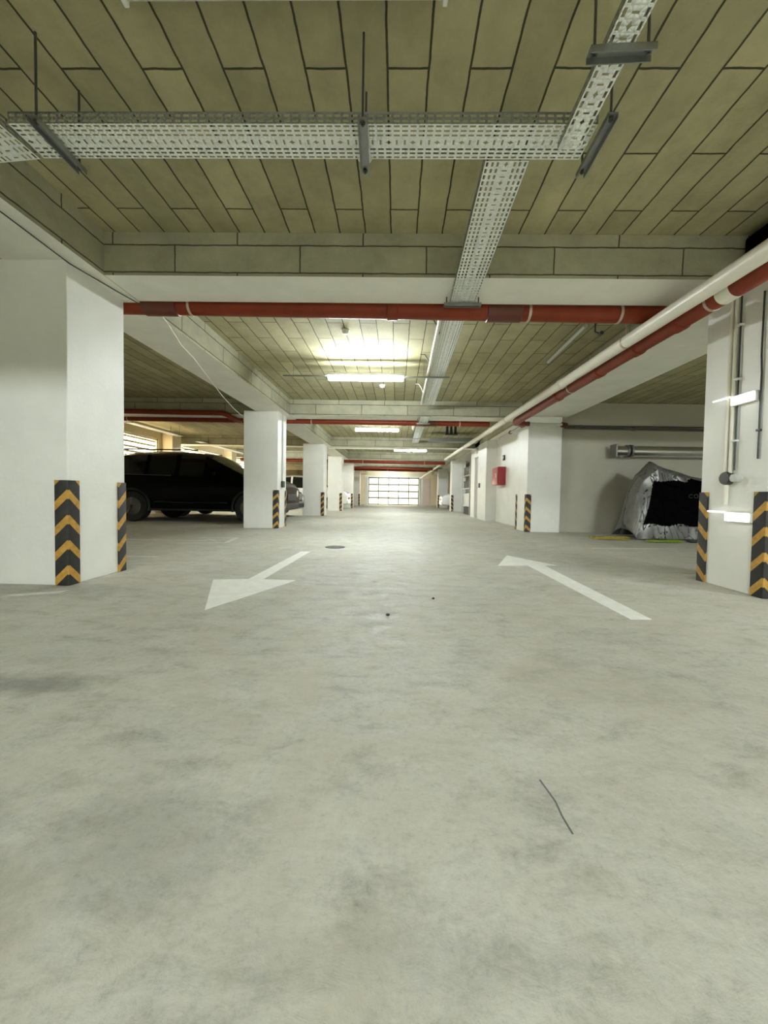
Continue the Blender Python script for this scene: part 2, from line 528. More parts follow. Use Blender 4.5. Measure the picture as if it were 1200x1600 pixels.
# left wall with a louvred window in each bay
wl = MB()
wins = [(8.75, 12.15), (13.0, 16.6), (17.5, 21.0), (22.0, 25.5)]
ycur = Y0
for (a, b) in wins:
    wl.box(XW - 0.2, XW, ycur, a, 0, ZC)
    wl.box(XW - 0.2, XW, a, b, 0, 1.45); wl.box(XW - 0.2, XW, a, b, 2.36, ZC)
    ycur = b
wl.box(XW - 0.2, XW, ycur, Y1, 0, ZC)
struct(wl.build('wall_left', CREAM))
for i, (a, b) in enumerate(wins):
    org = (XW - 0.1, (a + b) / 2, 1.45)
    e = thing('window_%d' % (i + 1), org, None, None)
    struct(e)
    fr = MB()
    for (y0, y1, z0, z1) in ((a, b, 1.45, 1.50), (a, b, 2.31, 2.36), (a, a + 0.05, 1.45, 2.36), (b - 0.05, b, 1.45, 2.36),
                             ((a + b) / 2 - 0.025, (a + b) / 2 + 0.025, 1.45, 2.36)):
        fr.box(XW - 0.12, XW - 0.03, y0, y1, z0, z1)
    fr.build('window_frame', LOUVRE, e, org)
    sl = MB()
    for k in range(6):
        z = 1.57 + k * 0.14
        sl.bar((XW - 0.09, a + 0.05, z), (XW - 0.09, b - 0.05, z), 0.015, 0.062, up=(0.25, 0, 1))
    sl.build('louvre_slats', LOUVRE, e, org)
    MB().box(XW - 0.17, XW - 0.16, a + 0.01, b - 0.01, 1.46, 2.35).build('daylit_pane', LPANE, e, org)
# pilasters of the left wall
for i, y in enumerate((8.18, 12.55, 17.0, 21.5)):
    struct(MB().box(XW, XW + 0.35, y - 0.25, y + 0.25, 0, ZC).build('trim_%d' % (i + 1), CREAM))

# end wall around the glazed sectional door
GD = (-2.17, 1.66, 2.08)
ew = MB()
ew.box(XW, GD[0] - 0.24, Y1, Y1 + 0.2, 0, ZC); ew.box(GD[1] + 0.30, XE, Y1, Y1 + 0.2, 0, ZC)
ew.box(GD[0] - 0.24, GD[1] + 0.30, Y1, Y1 + 0.2, 2.22, ZC)
struct(ew.build('wall_end', CREAM))
tj = MB()
tj.box(GD[0] - 0.24, GD[0], Y1 - 0.03, Y1 + 0.15, 0, 2.22); tj.box(GD[1], GD[1] + 0.30, Y1 - 0.03, Y1 + 0.15, 0, 2.22)
tj.box(GD[0], GD[1], Y1 - 0.03, Y1 + 0.15, GD[2], 2.22)
struct(tj.build('trim_7', WHITE))
struct(MB().box(GD[1] + 0.30, GD[1] + 0.86, Y1 - 0.02, Y1, 0, 2.0).build('trim_8', PINK))
org = ((GD[0] + GD[1]) / 2, Y1 + 0.05, 0)
gd = thing('door_1', org, None, None); struct(gd)
fm = MB()
for k in range(5):
    z = k * GD[2] / 4 * 0.97
    fm.box(GD[0], GD[1], Y1 + 0.02, Y1 + 0.07, max(0, z - 0.045) if k else 0, z + 0.055)
for k in range(6):
    x = GD[0] + (GD[1] - GD[0]) * k / 5
    hw = 0.06 if k in (0, 5) else 0.034
    fm.box(x - hw, x + hw, Y1 + 0.025, Y1 + 0.065, 0, GD[2])
fm.build('door_frame', FRAME, gd, org)
MB().box(GD[0], GD[1], Y1 + 0.08, Y1 + 0.09, 0, GD[2]).build('glazed_panels', PANE, gd, org)
tr = MB()
for x in (GD[0] - 0.06, GD[1] + 0.06):
    tr.box(x - 0.02, x + 0.02, Y1 - 0.08, Y1 - 0.035, 0, 2.1)
tr.build('guide_rail', GALV, gd, org)

# beams
for i, (a, b) in enumerate(BEAMS):
    o = MB().box(XW, XE, a, b, ZS, ZC, 0, bottom=1).build('cross_beam', [BEAMB, SOFF], origin=((XW + XE) / 2, a, ZS))
    struct(o)
o = MB().box(XBL[0], XBL[1], Y0, Y1, ZS - 0.004, ZC, 0, bottom=1).build('long_beam', [BEAMB, SOFF], origin=(-2.5, 0, ZS)); struct(o)
o = MB().box(XBR[0], XBR[1], Y0, Y1, ZS - 0.004, ZC, 0, bottom=1).build('long_beam', [BEAMB, SOFF], origin=(3.0, 0, ZS)); struct(o)

# columns: (x near the aisle, outer x, y near, y far)
LCOL = [(XL, -3.22, 2.724, 3.30), (XL, -3.04, 7.57, 8.15), (XL, -3.04, 12.35, 12.90), (XL, -2.96, 16.38, 16.95),
        (XL, -2.90, 20.45, 21.0), (XL, -2.80, 24.4, 24.95)]
RCOL = [(XR, 3.29, 2.76, 3.353), (XR, 3.29, 7.79, 8.48), (2.56, 3.30, 11.14, 12.25), (2.50, 3.13, 17.6, 18.2), (2.46, 3.05, 23.0, 23.6)]
ordn = ['nearest', 'second', 'third', 'fourth', 'fifth', 'sixth']
for i, (xa, xo, ya, yb) in enumerate(LCOL):
    o = MB().box(xo, xa, ya, yb, 0, ZS).build('concrete_column', WHITE, origin=((xa + xo) / 2, (ya + yb) / 2, 0), bevel=0.006)
    tag(o, 'white painted square column, %s of the row left of the lane' % ordn[i], 'column', 'white columns left of the lane')
rl = ['white column with glowing wall lights, nearest of the right row', 'white square column at the end of the grey recess wall',
      'broad plain white pier beside the grey door', 'white column with a white car nose beside it, right of the lane',
      'farthest white column on the right before the glazed door']
for i, (xa, xo, ya, yb) in enumerate(RCOL):
    o = MB().box(xa, xo, ya, yb, 0, ZS).build('concrete_column', WHITE, origin=((xa + xo) / 2, (ya + yb) / 2, 0), bevel=0.006)
    tag(o, rl[i], 'column', 'white columns right of the lane')

# grey door in the core wall
org = (2.60, 12.59, 0)
d2 = thing('door_2', org, None, None); struct(d2)
MB().box(2.64, 2.69, 12.27, 12.91, 0, 2.0).build('door_leaf', DOORG, d2, org)
f = MB(); f.box(2.585, 2.70, 12.25, 12.285, 0, 2.02); f.box(2.585, 2.70, 12.895, 12.93, 0, 2.02); f.box(2.585, 2.70, 12.25, 12.93, 1.985, 2.02)
f.build('door_frame', WHITE, d2, org)
MB().tube([(2.64, 12.35, 1.0), (2.60, 12.35, 1.0), (2.60, 12.46, 1.0)], 0.01, 8).build('door_handle', DARKPL, d2, org)

# ------------------------------------------------------------------ corner guards
def guard_mesh():
    t, Lg, H = 0.012, 0.088, 0.76
    m = MB()
    poly = [(-Lg, 0.0), (-Lg, -t), (-0.004, -t), (t * 0.6, -t * 0.6), (t, 0.004), (t, Lg), (0, Lg), (0, 0)]
    m.prism(poly, 0, H)
    o = m.build('corner_guard', GUARD)
    return o


gproto = guard_mesh()
used = [False]
gl = []
for i, (xa, xo, ya, yb) in enumerate(LCOL):
    gl.append((xa, ya, 0, 'near corner of the %s left column' % ordn[i]))
    if i < 2: gl.append((xa, yb, PI / 2, 'far corner of the %s left column' % ordn[i]))
gl += [(XR, RCOL[0][2], -PI / 2, 'near corner of the nearest right column'),
       (XR, RCOL[0][3], PI, 'far corner of the nearest right column'),
       (XR, RCOL[1][2], -PI / 2, 'near corner of the column by the grey recess wall'),
       (XR, RCOL[1][3], PI, 'far corner of the column by the grey recess wall'),
       (2.50, 17.6, -PI / 2, 'fourth column on the right'),
       (2.46, 23.0, -PI / 2, 'farthest right column')]
for (x, y, rz, lab) in gl:
    o = gproto if not used[0] else gproto.copy()
    if used[0]: COL.objects.link(o)
    used[0] = True
    o.location = (x, y, 0.002); o.rotation_euler = (0, 0, rz)
    tag(o, 'black and yellow chevron guard, ' + lab, 'corner guard', 'chevron corner guards on the columns')

# ------------------------------------------------------------------ painted floor marks
ZP = 0.002
a1 = MB().prism([(-1.118, 2.221), (-0.791, 3.036), (-1.061, 3.05), (-1.028, 4.585), (-1.14, 4.57), (-1.181, 3.05), (-1.443, 2.999)], 0, ZP)
tag(a1.build('floor_arrow', PAINT, origin=(-1.1, 3.2, 0)), 'white painted floor arrow on the left pointing towards the viewer', 'road marking', 'white lane arrows')
a2 = MB().prism([(1.357, 2.213), (1.483, 2.221), (1.522, 3.93), (1.665, 3.944), (1.323, 4.577), (1.033, 3.877), (1.345, 3.91)], 0, ZP)
tag(a2.build('floor_arrow', PAINT, origin=(1.35, 3.2, 0)), 'white painted floor arrow on the right pointing away down the lane', 'road marking', 'white lane arrows')
marks = [([(-2.52, 2.40), (-2.25, 2.52), (-2.25, 2.59), (-2.52, 2.46)], 'short white painted bay line at the foot of the nearest left column'),
         ([(-3.3, 3.93), (-2.52, 3.98), (-2.52, 4.05), (-3.3, 4.02)], 'short worn bay line just beyond the nearest left column'),
         ([(-6.0, 5.36), (-2.70, 5.40), (-2.70, 5.48), (-6.0, 5.44)], 'long worn bay line in front of the black car'),
         ([(2.74, 5.35), (4.0, 5.5), (4.0, 5.57), (2.74, 5.44)], 'worn bay line before the hoses on the right'),
         ([(2.66, 3.52), (3.4, 3.66), (3.4, 3.73), (2.66, 3.60)], 'short worn bay line behind the nearest right column')]
for poly, lab in marks:
    o = MB().prism(poly, 0, ZP * 0.7).build('bay_line', FADED, origin=(*poly[0], 0))
    tag(o, lab, 'road marking', 'worn parking bay lines')
bm_ = MB()
for (p, q) in (((-2.95, 5.1), (-2.35, 5.25)), ((-2.35, 5.25), (-2.45, 5.85)), ((-2.45, 5.85), (-3.0, 5.75)), ((-2.8, 5.62), (-2.62, 5.5))):
    bm_.bar((*p, 0.0012), (*q, 0.0012), 0.07, 0.0012)
tag(bm_.build('bay_marking', FADED, origin=(-2.6, 5.5, 0)), 'worn white painted outline at the open end of the black car bay', 'road marking')

# floor drain, cracks, dropped grit
dr = thing('floor_drain', (-0.80, 5.02, 0), 'small dark round floor drain in the lane beyond the left arrow', 'drain')
MB().lathe([(0.13, 0), (0.13, 0.004), (0.115, 0.005)], (-0.80, 5.02, 0)).build('drain_rim', IRON, dr, (-0.80, 5.02, 0))
g = MB()
for k in range(-3, 4):
    hw = math.sqrt(0.11 ** 2 - (k * 0.03) ** 2)
    g.box(-0.80 - hw, -0.80 + hw, 5.02 + k * 0.03 - 0.006, 5.02 + k * 0.03 + 0.006, 0.005, 0.008)
g.build('drain_grate', GALVD, dr, (-0.80, 5.02, 0))
ck = MB()
pts = [(0.362, 0.925), (0.368, 0.89), (0.373, 0.86), (0.371, 0.82), (0.374, 0.775)]
for p, q in zip(pts, pts[1:]):
    ck.bar((*p, 0.0006), (*q, 0.0006), 0.0035, 0.0012)
tag(ck.build('scratch_mark', mat('dark_scratch', (0.13, 0.13, 0.11), 0.8), origin=(0.37, 0.85, 0)), 'short dark scratch on the bare concrete right of centre', 'scratch')
for (x, y, r, lab) in ((-0.04, 2.187, 0.012, 'tiny black pebble on the concrete between the two arrows'),
                       (0.257, 2.566, 0.010, 'tiny black pebble on the floor nearer the right arrow')):
    m = MB()
    m.lathe([(r * 0.6, 0), (r, r * 0.4), (r * 0.8, r * 0.9), (r * 0.3, r * 1.1)], (x, y, 0), n=9)
    tag(m.build('pebble', TRIMBLK, origin=(x, y, 0)), lab, 'pebble', 'pebbles on the floor')

# ------------------------------------------------------------------ cable trays
def perforated(mb, s0, s1, rows, mapf, pitch=0.0365):
    n = max(1, round((s1 - s0) / pitch))
    p = (s1 - s0) / n
    for (t0, t1, kind) in rows:
        tc, th = (t0 + t1) / 2, (t1 - t0) / 2
        if kind == 'solid':
            mb.face([mapf(s0, t0), mapf(s1, t0), mapf(s1, t1), mapf(s0, t1)])
            continue
        for k in range(n):
            a, b = s0 + k * p, s0 + (k + 1) * p
            c = (a + b) / 2
            if kind == 'slot':
                hl, hh = p * 0.35, min(th * 0.48, 0.0056)
            elif k % 3 == 0:
                hl, hh = 0.0165, 0.0105
            else:
                hl, hh = 0.0042, 0.0125
            outer = [(a, t0), (c, t0), (b, t0), (b, tc), (b, t1), (c, t1), (a, t1), (a, tc)]
            if kind == 'mid' and k % 3 == 0:
                q = 0.35
                inner = [(c - hl * q, tc - hh * q * 1.3), (c, tc - hh), (c + hl * q, tc - hh * q * 1.3), (c + hl, tc),
                         (c + hl * q, tc + hh * q * 1.3), (c, tc + hh), (c - hl * q, tc + hh * q * 1.3), (c - hl, tc)]
            else:
                inner = [(c - hl, tc - hh), (c, tc - hh), (c + hl, tc - hh), (c + hl, tc), (c + hl, tc + hh), (c, tc + hh), (c - hl, tc + hh), (c - hl, tc)]
            for j in range(8):
                j2 = (j + 1) % 8
                mb.face([mapf(*outer[j]), mapf(*outer[j2]), mapf(*inner[j2]), mapf(*inner[j])])


def tray(name, p0, p1, width, label, rows='wide', flange=0.05, group=None, rods=()):
    """open perforated tray, bottom face through p0-p1 (centre line)"""
    p0, p1 = Vector(p0), Vector(p1)
    d = p1 - p0
    L = d.length
    d.normalize()
    r = d.cross(Vector((0, 0, 1))).normalized()
    u = r.cross(d)
    W = width
    if rows == 'wide':
        e = W / 8.25
        R = [(-W / 2 + i * e, -W / 2 + (i + 1) * e, 'slot') for i in range(3)] + [(-W / 2 + 3 * e, W / 2 - 3 * e, 'mid')] + \
            [(W / 2 - (3 - i) * e, W / 2 - (2 - i) * e, 'slot') for i in range(3)]
    else:
        e = W / 4
        R = [(-W / 2, -W / 2 + e, 'slot'), (-W / 2 + e, W / 2 - e, 'mid'), (W / 2 - e, W / 2, 'slot')]
    ctr = (p0 + p1) / 2
    t = thing(name, ctr, label, 'cable tray', group)
    m = MB(); perforated(m, 0, L, R, lambda s, q: p0 + d * s + r * q)
    m.build('tray_floor', GALV, t, ctr, solid=0.0015, fix=False)
    for sg in (-1, 1):
        m = MB()
        perforated(m, 0, L, [(0, flange * 0.45, 'slot'), (flange * 0.45, flange * 0.9, 'slot'), (flange * 0.9, flange, 'solid')],
                   lambda s, q: p0 + d * s + r * sg * W / 2 + u * q)
        m.build('side_flange', GALVS, t, ctr, solid=0.0015, fix=False)
    for f in rods:
        p = p0 + (p1 - p0) * f
        m = MB().bar(p - r * W * 0.56 - u * 0.008, p + r * W * 0.56 - u * 0.008, 0.03, 0.012)
        m.build('support_bar', GALVD, t, ctr)
        for sg in (-1, 1):
            q = p + r * sg * W * 0.54
            MB().tube([q - u * 0.01, (q.x, q.y, ZC)], 0.005, 8).build('threaded_rod', STEEL, t, ctr)
    return t


CT = 'perforated cable trays under the ceiling'
ZT = 2.285
tray('cable_tray', (-1.725, 1.785, ZT), (0.83, 1.785, ZT), 0.172, 'long perforated tray crossing the whole dim front bay', group=CT)
tray('cable_tray', (0.495, 1.875, ZT - 0.004), (0.515, 3.27, ZT - 0.004), 0.205, 'perforated tray running from the crossing tray to under the first beam', group=CT)
tray('cable_tray', (0.735, 0.55, ZT - 0.034), (0.742, 1.78, ZT - 0.034), 0.096, 'narrow perforated tray at top right, meeting the crossing tray end', rows='narrow', flange=0.03, group=CT)
tray('cable_tray', (-1.95, 0.9, ZT - 0.006), (-1.85, 1.88, ZT - 0.006), 0.22, 'short tray end at the left photo edge, joining the crossing tray', group=CT)
tray('cable_tray', (0.535, 3.55, 2.458), (0.585, 7.45, 2.458), 0.21, 'straight tray in the second bay, beside the long lit tube', group=CT, rods=())
tray('cable_tray', (0.53, 7.55, 2.24), (0.53, 8.30, 2.24), 0.19, 'short tray piece hung under the second beam', group=CT)
tray('cable_tray', (0.56, 8.75, 2.46), (0.58, 12.9, 2.46), 0.21, 'farther tray in the third bay, past the second red pipe', group=CT, rods=(0.25, 0.75))
for k, (y0, y1) in enumerate(((9.0, 11.5), (12.6, 16.4), (18.0, 20.5))):
    tray('cable_tray', (-6.55, y0, 2.36), (-6.55, y1, 2.36), 0.24,
         ['warm lit tray above the black car roof by the louvres', 'farther warm lit tray along the louvred wall, left of the second column',
          'last tray along the louvred wall, mostly behind the second column'][k], group=CT, rods=(0.1, 0.9))


def hanger(a, b, w, label, rods=True, ztop=ZC, h=0.024):
    """slotted rail carried by threaded rods"""
    a, b = Vector(a), Vector(b)
    c = (a + b) / 2
    t = thing('tray_hanger', c, label, 'hanger', 'rails hanging the cable trays')
    m = MB()
    d = (b - a).normalized(); r = d.cross(Vector((0, 0, 1))).normalized()
    th = 0.0035
    m.bar(a, b, w, th)
    for sg in (-1, 1):
        m.bar(a + r * sg * (w / 2 - th / 2) - Vector((0, 0, h / 2)), b + r * sg * (w / 2 - th / 2) - Vector((0, 0, h / 2)), th, h)
    m.build('slotted_rail', GALVD, t, c)
    if rods:
        for p in (a + d * 0.02, b - d * 0.02):
            m = MB().tube([p - Vector((0, 0, 0.02)), (p.x, p.y, ztop)], 0.005, 8)
            m.lathe([(0.011, p.z - 0.013), (0.011, p.z - 0.003)], (p.x, p.y, 0), n=6)
            m.build('threaded_rod', STEEL, t, c)
    return t


hanger((0.862, 1.64, ZT - 0.008), (0.868, 1.94, ZT - 0.008), 0.042, 'dark slotted rail under the right end of the crossing tray')
hanger((-1.575, 1.655, ZT - 0.008), (-1.585, 1.93, ZT - 0.008), 0.042, 'dark slotted rail under the left part of the crossing tray')
hanger((-0.172, 1.66, ZT - 0.008), (-0.182, 1.94, ZT - 0.008), 0.042, 'slotted rail under the middle of the crossing tray')
hanger((0.64, 1.395, ZT - 0.042), (0.86, 1.385, ZT - 0.042), 0.042, 'dark slotted rail under the narrow tray at top right')
hanger((0.36, 3.20, ZT - 0.016), (0.66, 3.20, ZT - 0.016), 0.035, 'grey slotted rail under the tray at the first beam', ztop=ZS)
hanger((0.39, 8.16, 2.226), (0.67, 8.16, 2.226), 0.035, 'slotted rail under the short tray at the second beam', ztop=ZS)
# bent wire brackets on the left of the bright-bay tray
for k, (y, lab) in enumerate(((4.25, 'bent wire bracket holding the second-bay tray near the first red pipe'),
                              (5.35, 'bent wire bracket holding the second-bay tray before the lit tube'),
                              (6.75, 'white bent bracket holding the second-bay tray past the lit tube'))):
    m = MB().tube([(0.29, y, ZC - 0.001), (0.35, y, ZC - 0.004), (0.40, y, 2.56), (0.435, y, 2.46)], 0.007, 8)
    tag(m.build('tray_bracket', STEEL if k < 2 else WPVC, origin=(0.35, y, 2.5)), lab, 'bracket', 'bent brackets of the second-bay tray')
m = MB().tube([(0.395, 3.5, 2.458), (0.442, 7.45, 2.458)], 0.02, 12)
tag(m.build('conduit', WPVC, origin=(0.42, 5.7, 2.458)), 'bright white conduit along the left edge of the second-bay tray', 'conduit')
m = MB().tube([(0.40, 8.8, 2.45), (0.405, 10.3, 2.45), (0.39, 10.4, 2.5), (0.39, 10.45, ZC)], 0.018, 12)
tag(m.build('conduit', WPVC, origin=(0.46, 9.6, 2.45)), 'white conduit piece on the third-bay tray behind the second red pipe', 'conduit')

# ------------------------------------------------------------------ light fittings
def batten(x0, x1, y, z, label, lit=True, glow=None, ztop=ZC):
    c = ((x0 + x1) / 2, y, z)
    t = thing('batten_light', c, label, 'ceiling light', 'tube light fittings')
    if lit:
        MB().box(x0, x1, y - 0.026, y + 0.026, z + 0.042, z + 0.08).build('lamp_housing', LAMPW, t, c, bevel=0.005)
        MB().tube([(x0 + 0.025, y, z), (x1 - 0.025, y, z)], 0.030, 18).build('glowing_tube', glow or GLOW, t, c)
        for x in (x0, x1 - 0.025):
            MB().box(x, x + 0.025, y - 0.02, y + 0.02, z - 0.03, z + 0.05).build('lamp_holder', LAMPW, t, c, bevel=0.004)
    else:
        MB().box(x0, x1, y - 0.055, y + 0.055, z + 0.035, z + 0.08).build('lamp_housing', LAMPW, t, c, bevel=0.006)
        m = MB()
        prof = [(-0.05, 0.036), (-0.046, 0.012), (-0.03, 0.0), (0.03, 0.0), (0.046, 0.012), (0.05, 0.036)]
        for (a, b) in zip(prof, prof[1:]):
            m.face([(x0 + 0.02, y + a[0], z + a[1]), (x1 - 0.02, y + a[0], z + a[1]), (x1 - 0.02, y + b[0], z + b[1]), (x0 + 0.02, y + b[0], z + b[1])], 0, True)
        for x in (x0 + 0.02, x1 - 0.02):
            m.face([(x, y + a[0], z + a[1]) for a in prof])
        m.build('diffuser', UNLIT, t, c)
        for x in (x0, x1 - 0.02):
            MB().box(x, x + 0.02, y - 0.057, y + 0.057, z - 0.002, z + 0.077).build('end_cap', LAMPW, t, c, bevel=0.004)
    for x in (x0 + 0.2, x1 - 0.2):
        MB().box(x - 0.006, x + 0.006, y - 0.006, y + 0.006, z + 0.08, ztop).build('mounting_clip', LAMPW, t, c)
    return t


batten(-1.08, 0.16, 1.465, 2.55, 'unlit white tube fitting cut by the top edge of the photo', lit=False)
batten(-1.03, 0.075, 5.60, 2.37, 'longest glowing tube light, in the second bay ahead', ztop=2.475)
batten(-1.13, 0.03, 10.12, 2.395, 'glowing tube light just below the second red pipe')
batten(-0.14, 1.1, 14.55, 2.395, 'small farther glowing tube light, right of the second one')
batten(-1.1, 0.1, 18.9, 2.535, 'faint far tube light hidden behind the farther beams')
batten(-1.0, 0.2, 27.3, 2.535, 'unseen tube light added in the last bay to brighten the end walls')  # lamp added out of sight behind the beams to lift the end walls
# the fitting of the bay behind the viewer
batten(-1.1, 0.1, -3.35, 2.55, 'glowing tube light in the bay behind the viewer', glow=GLOWB)
# left and right bays
batten(-5.4, -4.2, 14.5, 2.55, 'tube light over the left parking bays beyond the third column')
batten(4.6, 5.8, 0.3, 2.55, 'added tube light over the right bay, brightening the floor by the viewer', glow=GLOWB)  # added out of view to brighten the foreground floor
batten(0.9, 2.1, -3.35, 2.55, 'added second tube light behind the viewer, on the right, for stronger light', glow=GLOWB)  # extra lamp added out of view to strengthen the light from behind
m = MB().box(-1.70, 0.74, 5.665, 5.695, 2.418, 2.436)
for x in (-1.55, -0.6, 0.36):
    m.tube([(x, 5.68, 2.43), (x, 5.68, ZC)], 0.003, 6)
tag(m.build('lamp_rail', GALVD, origin=(-0.5, 5.68, 2.49)), 'thin dark rail on wires carrying the longest glowing tube light', 'rail')

# smoke detectors
for (x, y, r, lab) in ((-0.215, 2.24, 0.052, 'round pale smoke detector just beyond the crossing tray'),
                       (-0.64, 4.60, 0.045, 'small white smoke detector behind the first red pipe'),
                       (-0.29, 6.85, 0.055, 'white smoke detector just beyond the longest glowing tube')):
    c = (x, y, ZC)
    t = thing('smoke_detector', c, lab, 'smoke detector', 'ceiling smoke detectors')
    MB().lathe([(r, 0), (r, -0.012), (r * 0.9, -0.016)], c).build('detector_base', LAMPW, t, c)
    MB().lathe([(r * 0.85, -0.016), (r * 0.8, -0.035), (r * 0.55, -0.047), (r * 0.2, -0.05)], c).build('detector_head', WPVC, t, c)

# ------------------------------------------------------------------ drain pipes
def drain(label, a, b, r, tees=(), clamps=(), sockets=(), elbow=None, group='red brown drain pipes', material=None, name='drain_pipe', cat='pipe', zhook=ZS):
    a, b = Vector(a), Vector(b)
    d = b - a
    c = (a + b) / 2
    t = thing(name, c, label, cat, group)
    pts = [a, b] if elbow is None else [a, b] + [Vector(p) for p in elbow]
    MB().tube(pts, r, 20).build('pipe_run', material or REDP, t, c)
    at = lambda f: a + d * f
    dn = d.normalized()
    for f in sockets:
        p = at(f)
        MB().tube([p - dn * 0.05, p - dn * 0.04, p + dn * 0.04, p + dn * 0.05], [r, r * 1.14, r * 1.14, r], 20).build('socket_joint', material or REDP, t, c)
    for f in tees:
        p = at(f)
        m = MB().tube([p - dn * 0.15, p - dn * 0.145, p + dn * 0.145, p + dn * 0.15], [r, r * 1.13, r * 1.13, r], 20)
        m.tube([p, p + Vector((0, -0.02, r * 1.6)), p + Vector((0, -0.05, r * 2.0))], r * 0.98, 18)
        m.build('tee_branch', REDD, t, c)
    for f in clamps:
        p = at(f)
        m = MB().tube([p - dn * 0.011, p + dn * 0.011], r * 1.06, 20)
        m.tube([p + Vector((0, 0, r)), (p.x, p.y, max(zhook, p.z + r + 0.02))], 0.006, 8)
        m.build('pipe_clamp', CLAMP, t, c)
    return t


drain('thick red brown drain pipe just behind the first beam, crossing the lane', (-3.6, 3.40, 2.335), (2.44, 3.40, 2.283), 0.073,
      tees=(0.25, 0.745), clamps=(0.293, 0.58, 0.78, 0.908), sockets=(0.585,), zhook=2.45)
t2 = drain('red brown drain pipe behind the second beam, with a doubled run over the black car', (-7.3, 8.50, 2.315), (2.00, 8.50, 2.285), 0.058,
           tees=(0.86,), clamps=(0.14, 0.42, 0.58, 0.93), sockets=(0.8,), zhook=2.4)
c2 = ((-7.3 + 2.00) / 2, 8.50, 2.30)
MB().tube([(-7.2, 7.88, 2.345), (-3.62, 7.88, 2.325), (-3.52, 7.90, 2.30), (-3.47, 7.98, 2.26), (-3.46, 8.30, 2.255), (-3.45, 8.42, 2.28)], 0.052, 18).build('upper_run', REDP, t2, t2.location)
drain('dull red drain pipe crossing the lane beyond the fourth beam', (-7.3, 17.85, 2.27), (2.2, 17.85, 2.22), 0.075, clamps=(0.6, 0.9), group='red brown drain pipes')
drain('farthest red drain pipe above the glazed door', (-3.0, 23.6, 2.27), (1.84, 23.6, 2.24), 0.075, clamps=(0.5,))
drain('red drain pipe under the fifth beam, before the farthest pipe', (-3.0, 21.15, 2.20), (1.95, 21.15, 2.17), 0.06)
rp_ = drain('thick red drain pipe along the right columns, below the white pipe', (2.24, 0.6, 2.113), (2.24, 7.35, 2.135), 0.069,
      clamps=(0.33, 0.66), sockets=(0.38, 0.46, 0.56, 0.72), elbow=[(2.27, 7.48, 2.14), (2.36, 7.56, 2.15), (2.44, 7.58, 2.155)])
# pale repair sleeve on that pipe
MB().tube([(2.24, 2.63, 2.12), (2.24, 2.74, 2.12)], 0.0705, 20).build('sticker_band', WPVC, rp_, rp_.location)['label'] = 'pale sticker band'
drain('long white pipe running along the right side under the beams', (2.085, 0.6, 2.100), (2.085, 16.9, 2.305), 0.055,
      clamps=(0.185, 0.42, 0.7), sockets=(0.27, 0.5), material=WPVC, group='white pipes along the right')
drain('short far white pipe slanting down towards the glazed door', (2.2, 18.6, 2.30), (1.75, 28.6, 2.03), 0.06, clamps=(0.3,), material=WPVC, group='white pipes along the right')
m = MB().tube([(-2.3, 12.86, 2.245), (0.45, 12.86, 2.245)], 0.022, 12)
tag(m.build('conduit', WPVC, origin=(-0.9, 12.86, 2.245)), 'thin white conduit across the lane at the third beam', 'conduit')

# sprinkler main on the recess wall, looping around the column
sp_ = thing('sprinkler_pipe', (3.6, 7.85, 2.12), 'dark thin pipe with couplings along the grey recess wall and column', 'pipe')
MB().tube([(2.52, 9.6, 2.14), (2.52, 7.68, 2.155), (2.56, 7.70, 2.155), (3.28, 7.70, 2.15)], 0.024, 12).build('pipe_run', PLASTIC, sp_, sp_.location)
MB().tube([(3.32, 7.72, 2.14), (3.38, 7.88, 2.12), (7.9, 7.88, 2.10)], 0.026, 12).build('pipe_run', BLKPIPE, sp_, sp_.location)
MB().tube([(3.36, 7.90, 2.17), (7.9, 7.90, 2.165)], 0.012, 8).build('cable', BLKPIPE, sp_, sp_.location)
for (p, q, r) in (((2.50, 7.70, 2.155), (2.60, 7.70, 2.155), 0.045), ((3.24, 7.70, 2.15), (3.34, 7.72, 2.14), 0.05), ((2.52, 7.78, 2.15), (2.52, 7.92, 2.15), 0.04),
                  ((2.52, 8.65, 2.15), (2.52, 8.73, 2.15), 0.038)):
    MB().tube([p, q], r, 14).build('coupling', REDD, sp_, sp_.location)
MB().tube([(4.72, 7.88, 2.115), (4.78, 7.88, 2.115)], 0.034, 12).build('coupling', BLKPIPE, sp_, sp_.location)
# pale conduit on the ceiling right of the tray
m = MB().tube([(2.06, 4.35, 2.61), (2.10, 5.50, 2.61)], 0.024, 12)
tag(m.build('conduit', PLASTIC, origin=(2.08, 4.9, 2.61)), 'short grey conduit on the ceiling at right, before the white pipe', 'conduit')
m = MB().tube([(2.14, 4.3, ZC), (2.14, 4.3, 2.52), (2.2, 4.3, 2.50)], 0.009, 8).tube([(2.2, 4.27, 2.50), (2.2, 4.33, 2.50)], 0.022, 10)
tag(m.build('sprinkler', STEEL, origin=(2.14, 4.3, 2.58)), 'dark sprinkler stub on the ceiling above the white pipe', 'sprinkler')
# grey ducts and hanging brackets farther right
for (x0, x1, y, z, lab) in ((0.95, 2.45, 11.9, 2.36, 'upper grey flat duct across the right half of the third bay'), (0.8, 2.5, 15.3, 2.53, 'lower grey flat duct farther along at the right')):
    m = MB().box(x0, x1, y - 0.2, y + 0.2, z, z + 0.11)
    tag(m.build('flat_duct', GALVD, origin=((x0 + x1) / 2, y, z), bevel=0.008), lab, 'duct', 'grey flat ducts')
m = MB()
for k in range(3):
    m.box(1.29 + k * 0.11, 1.35 + k * 0.11, 10.35, 10.42, 2.36, ZC)
m.box(1.27, 1.60, 10.34, 10.43, 2.34, 2.37)
tag(m.build('hanging_bracket', TRIMBLK, origin=(1.42, 10.38, 2.5)), 'black three-legged bracket on the ceiling right of the far tray', 'bracket')

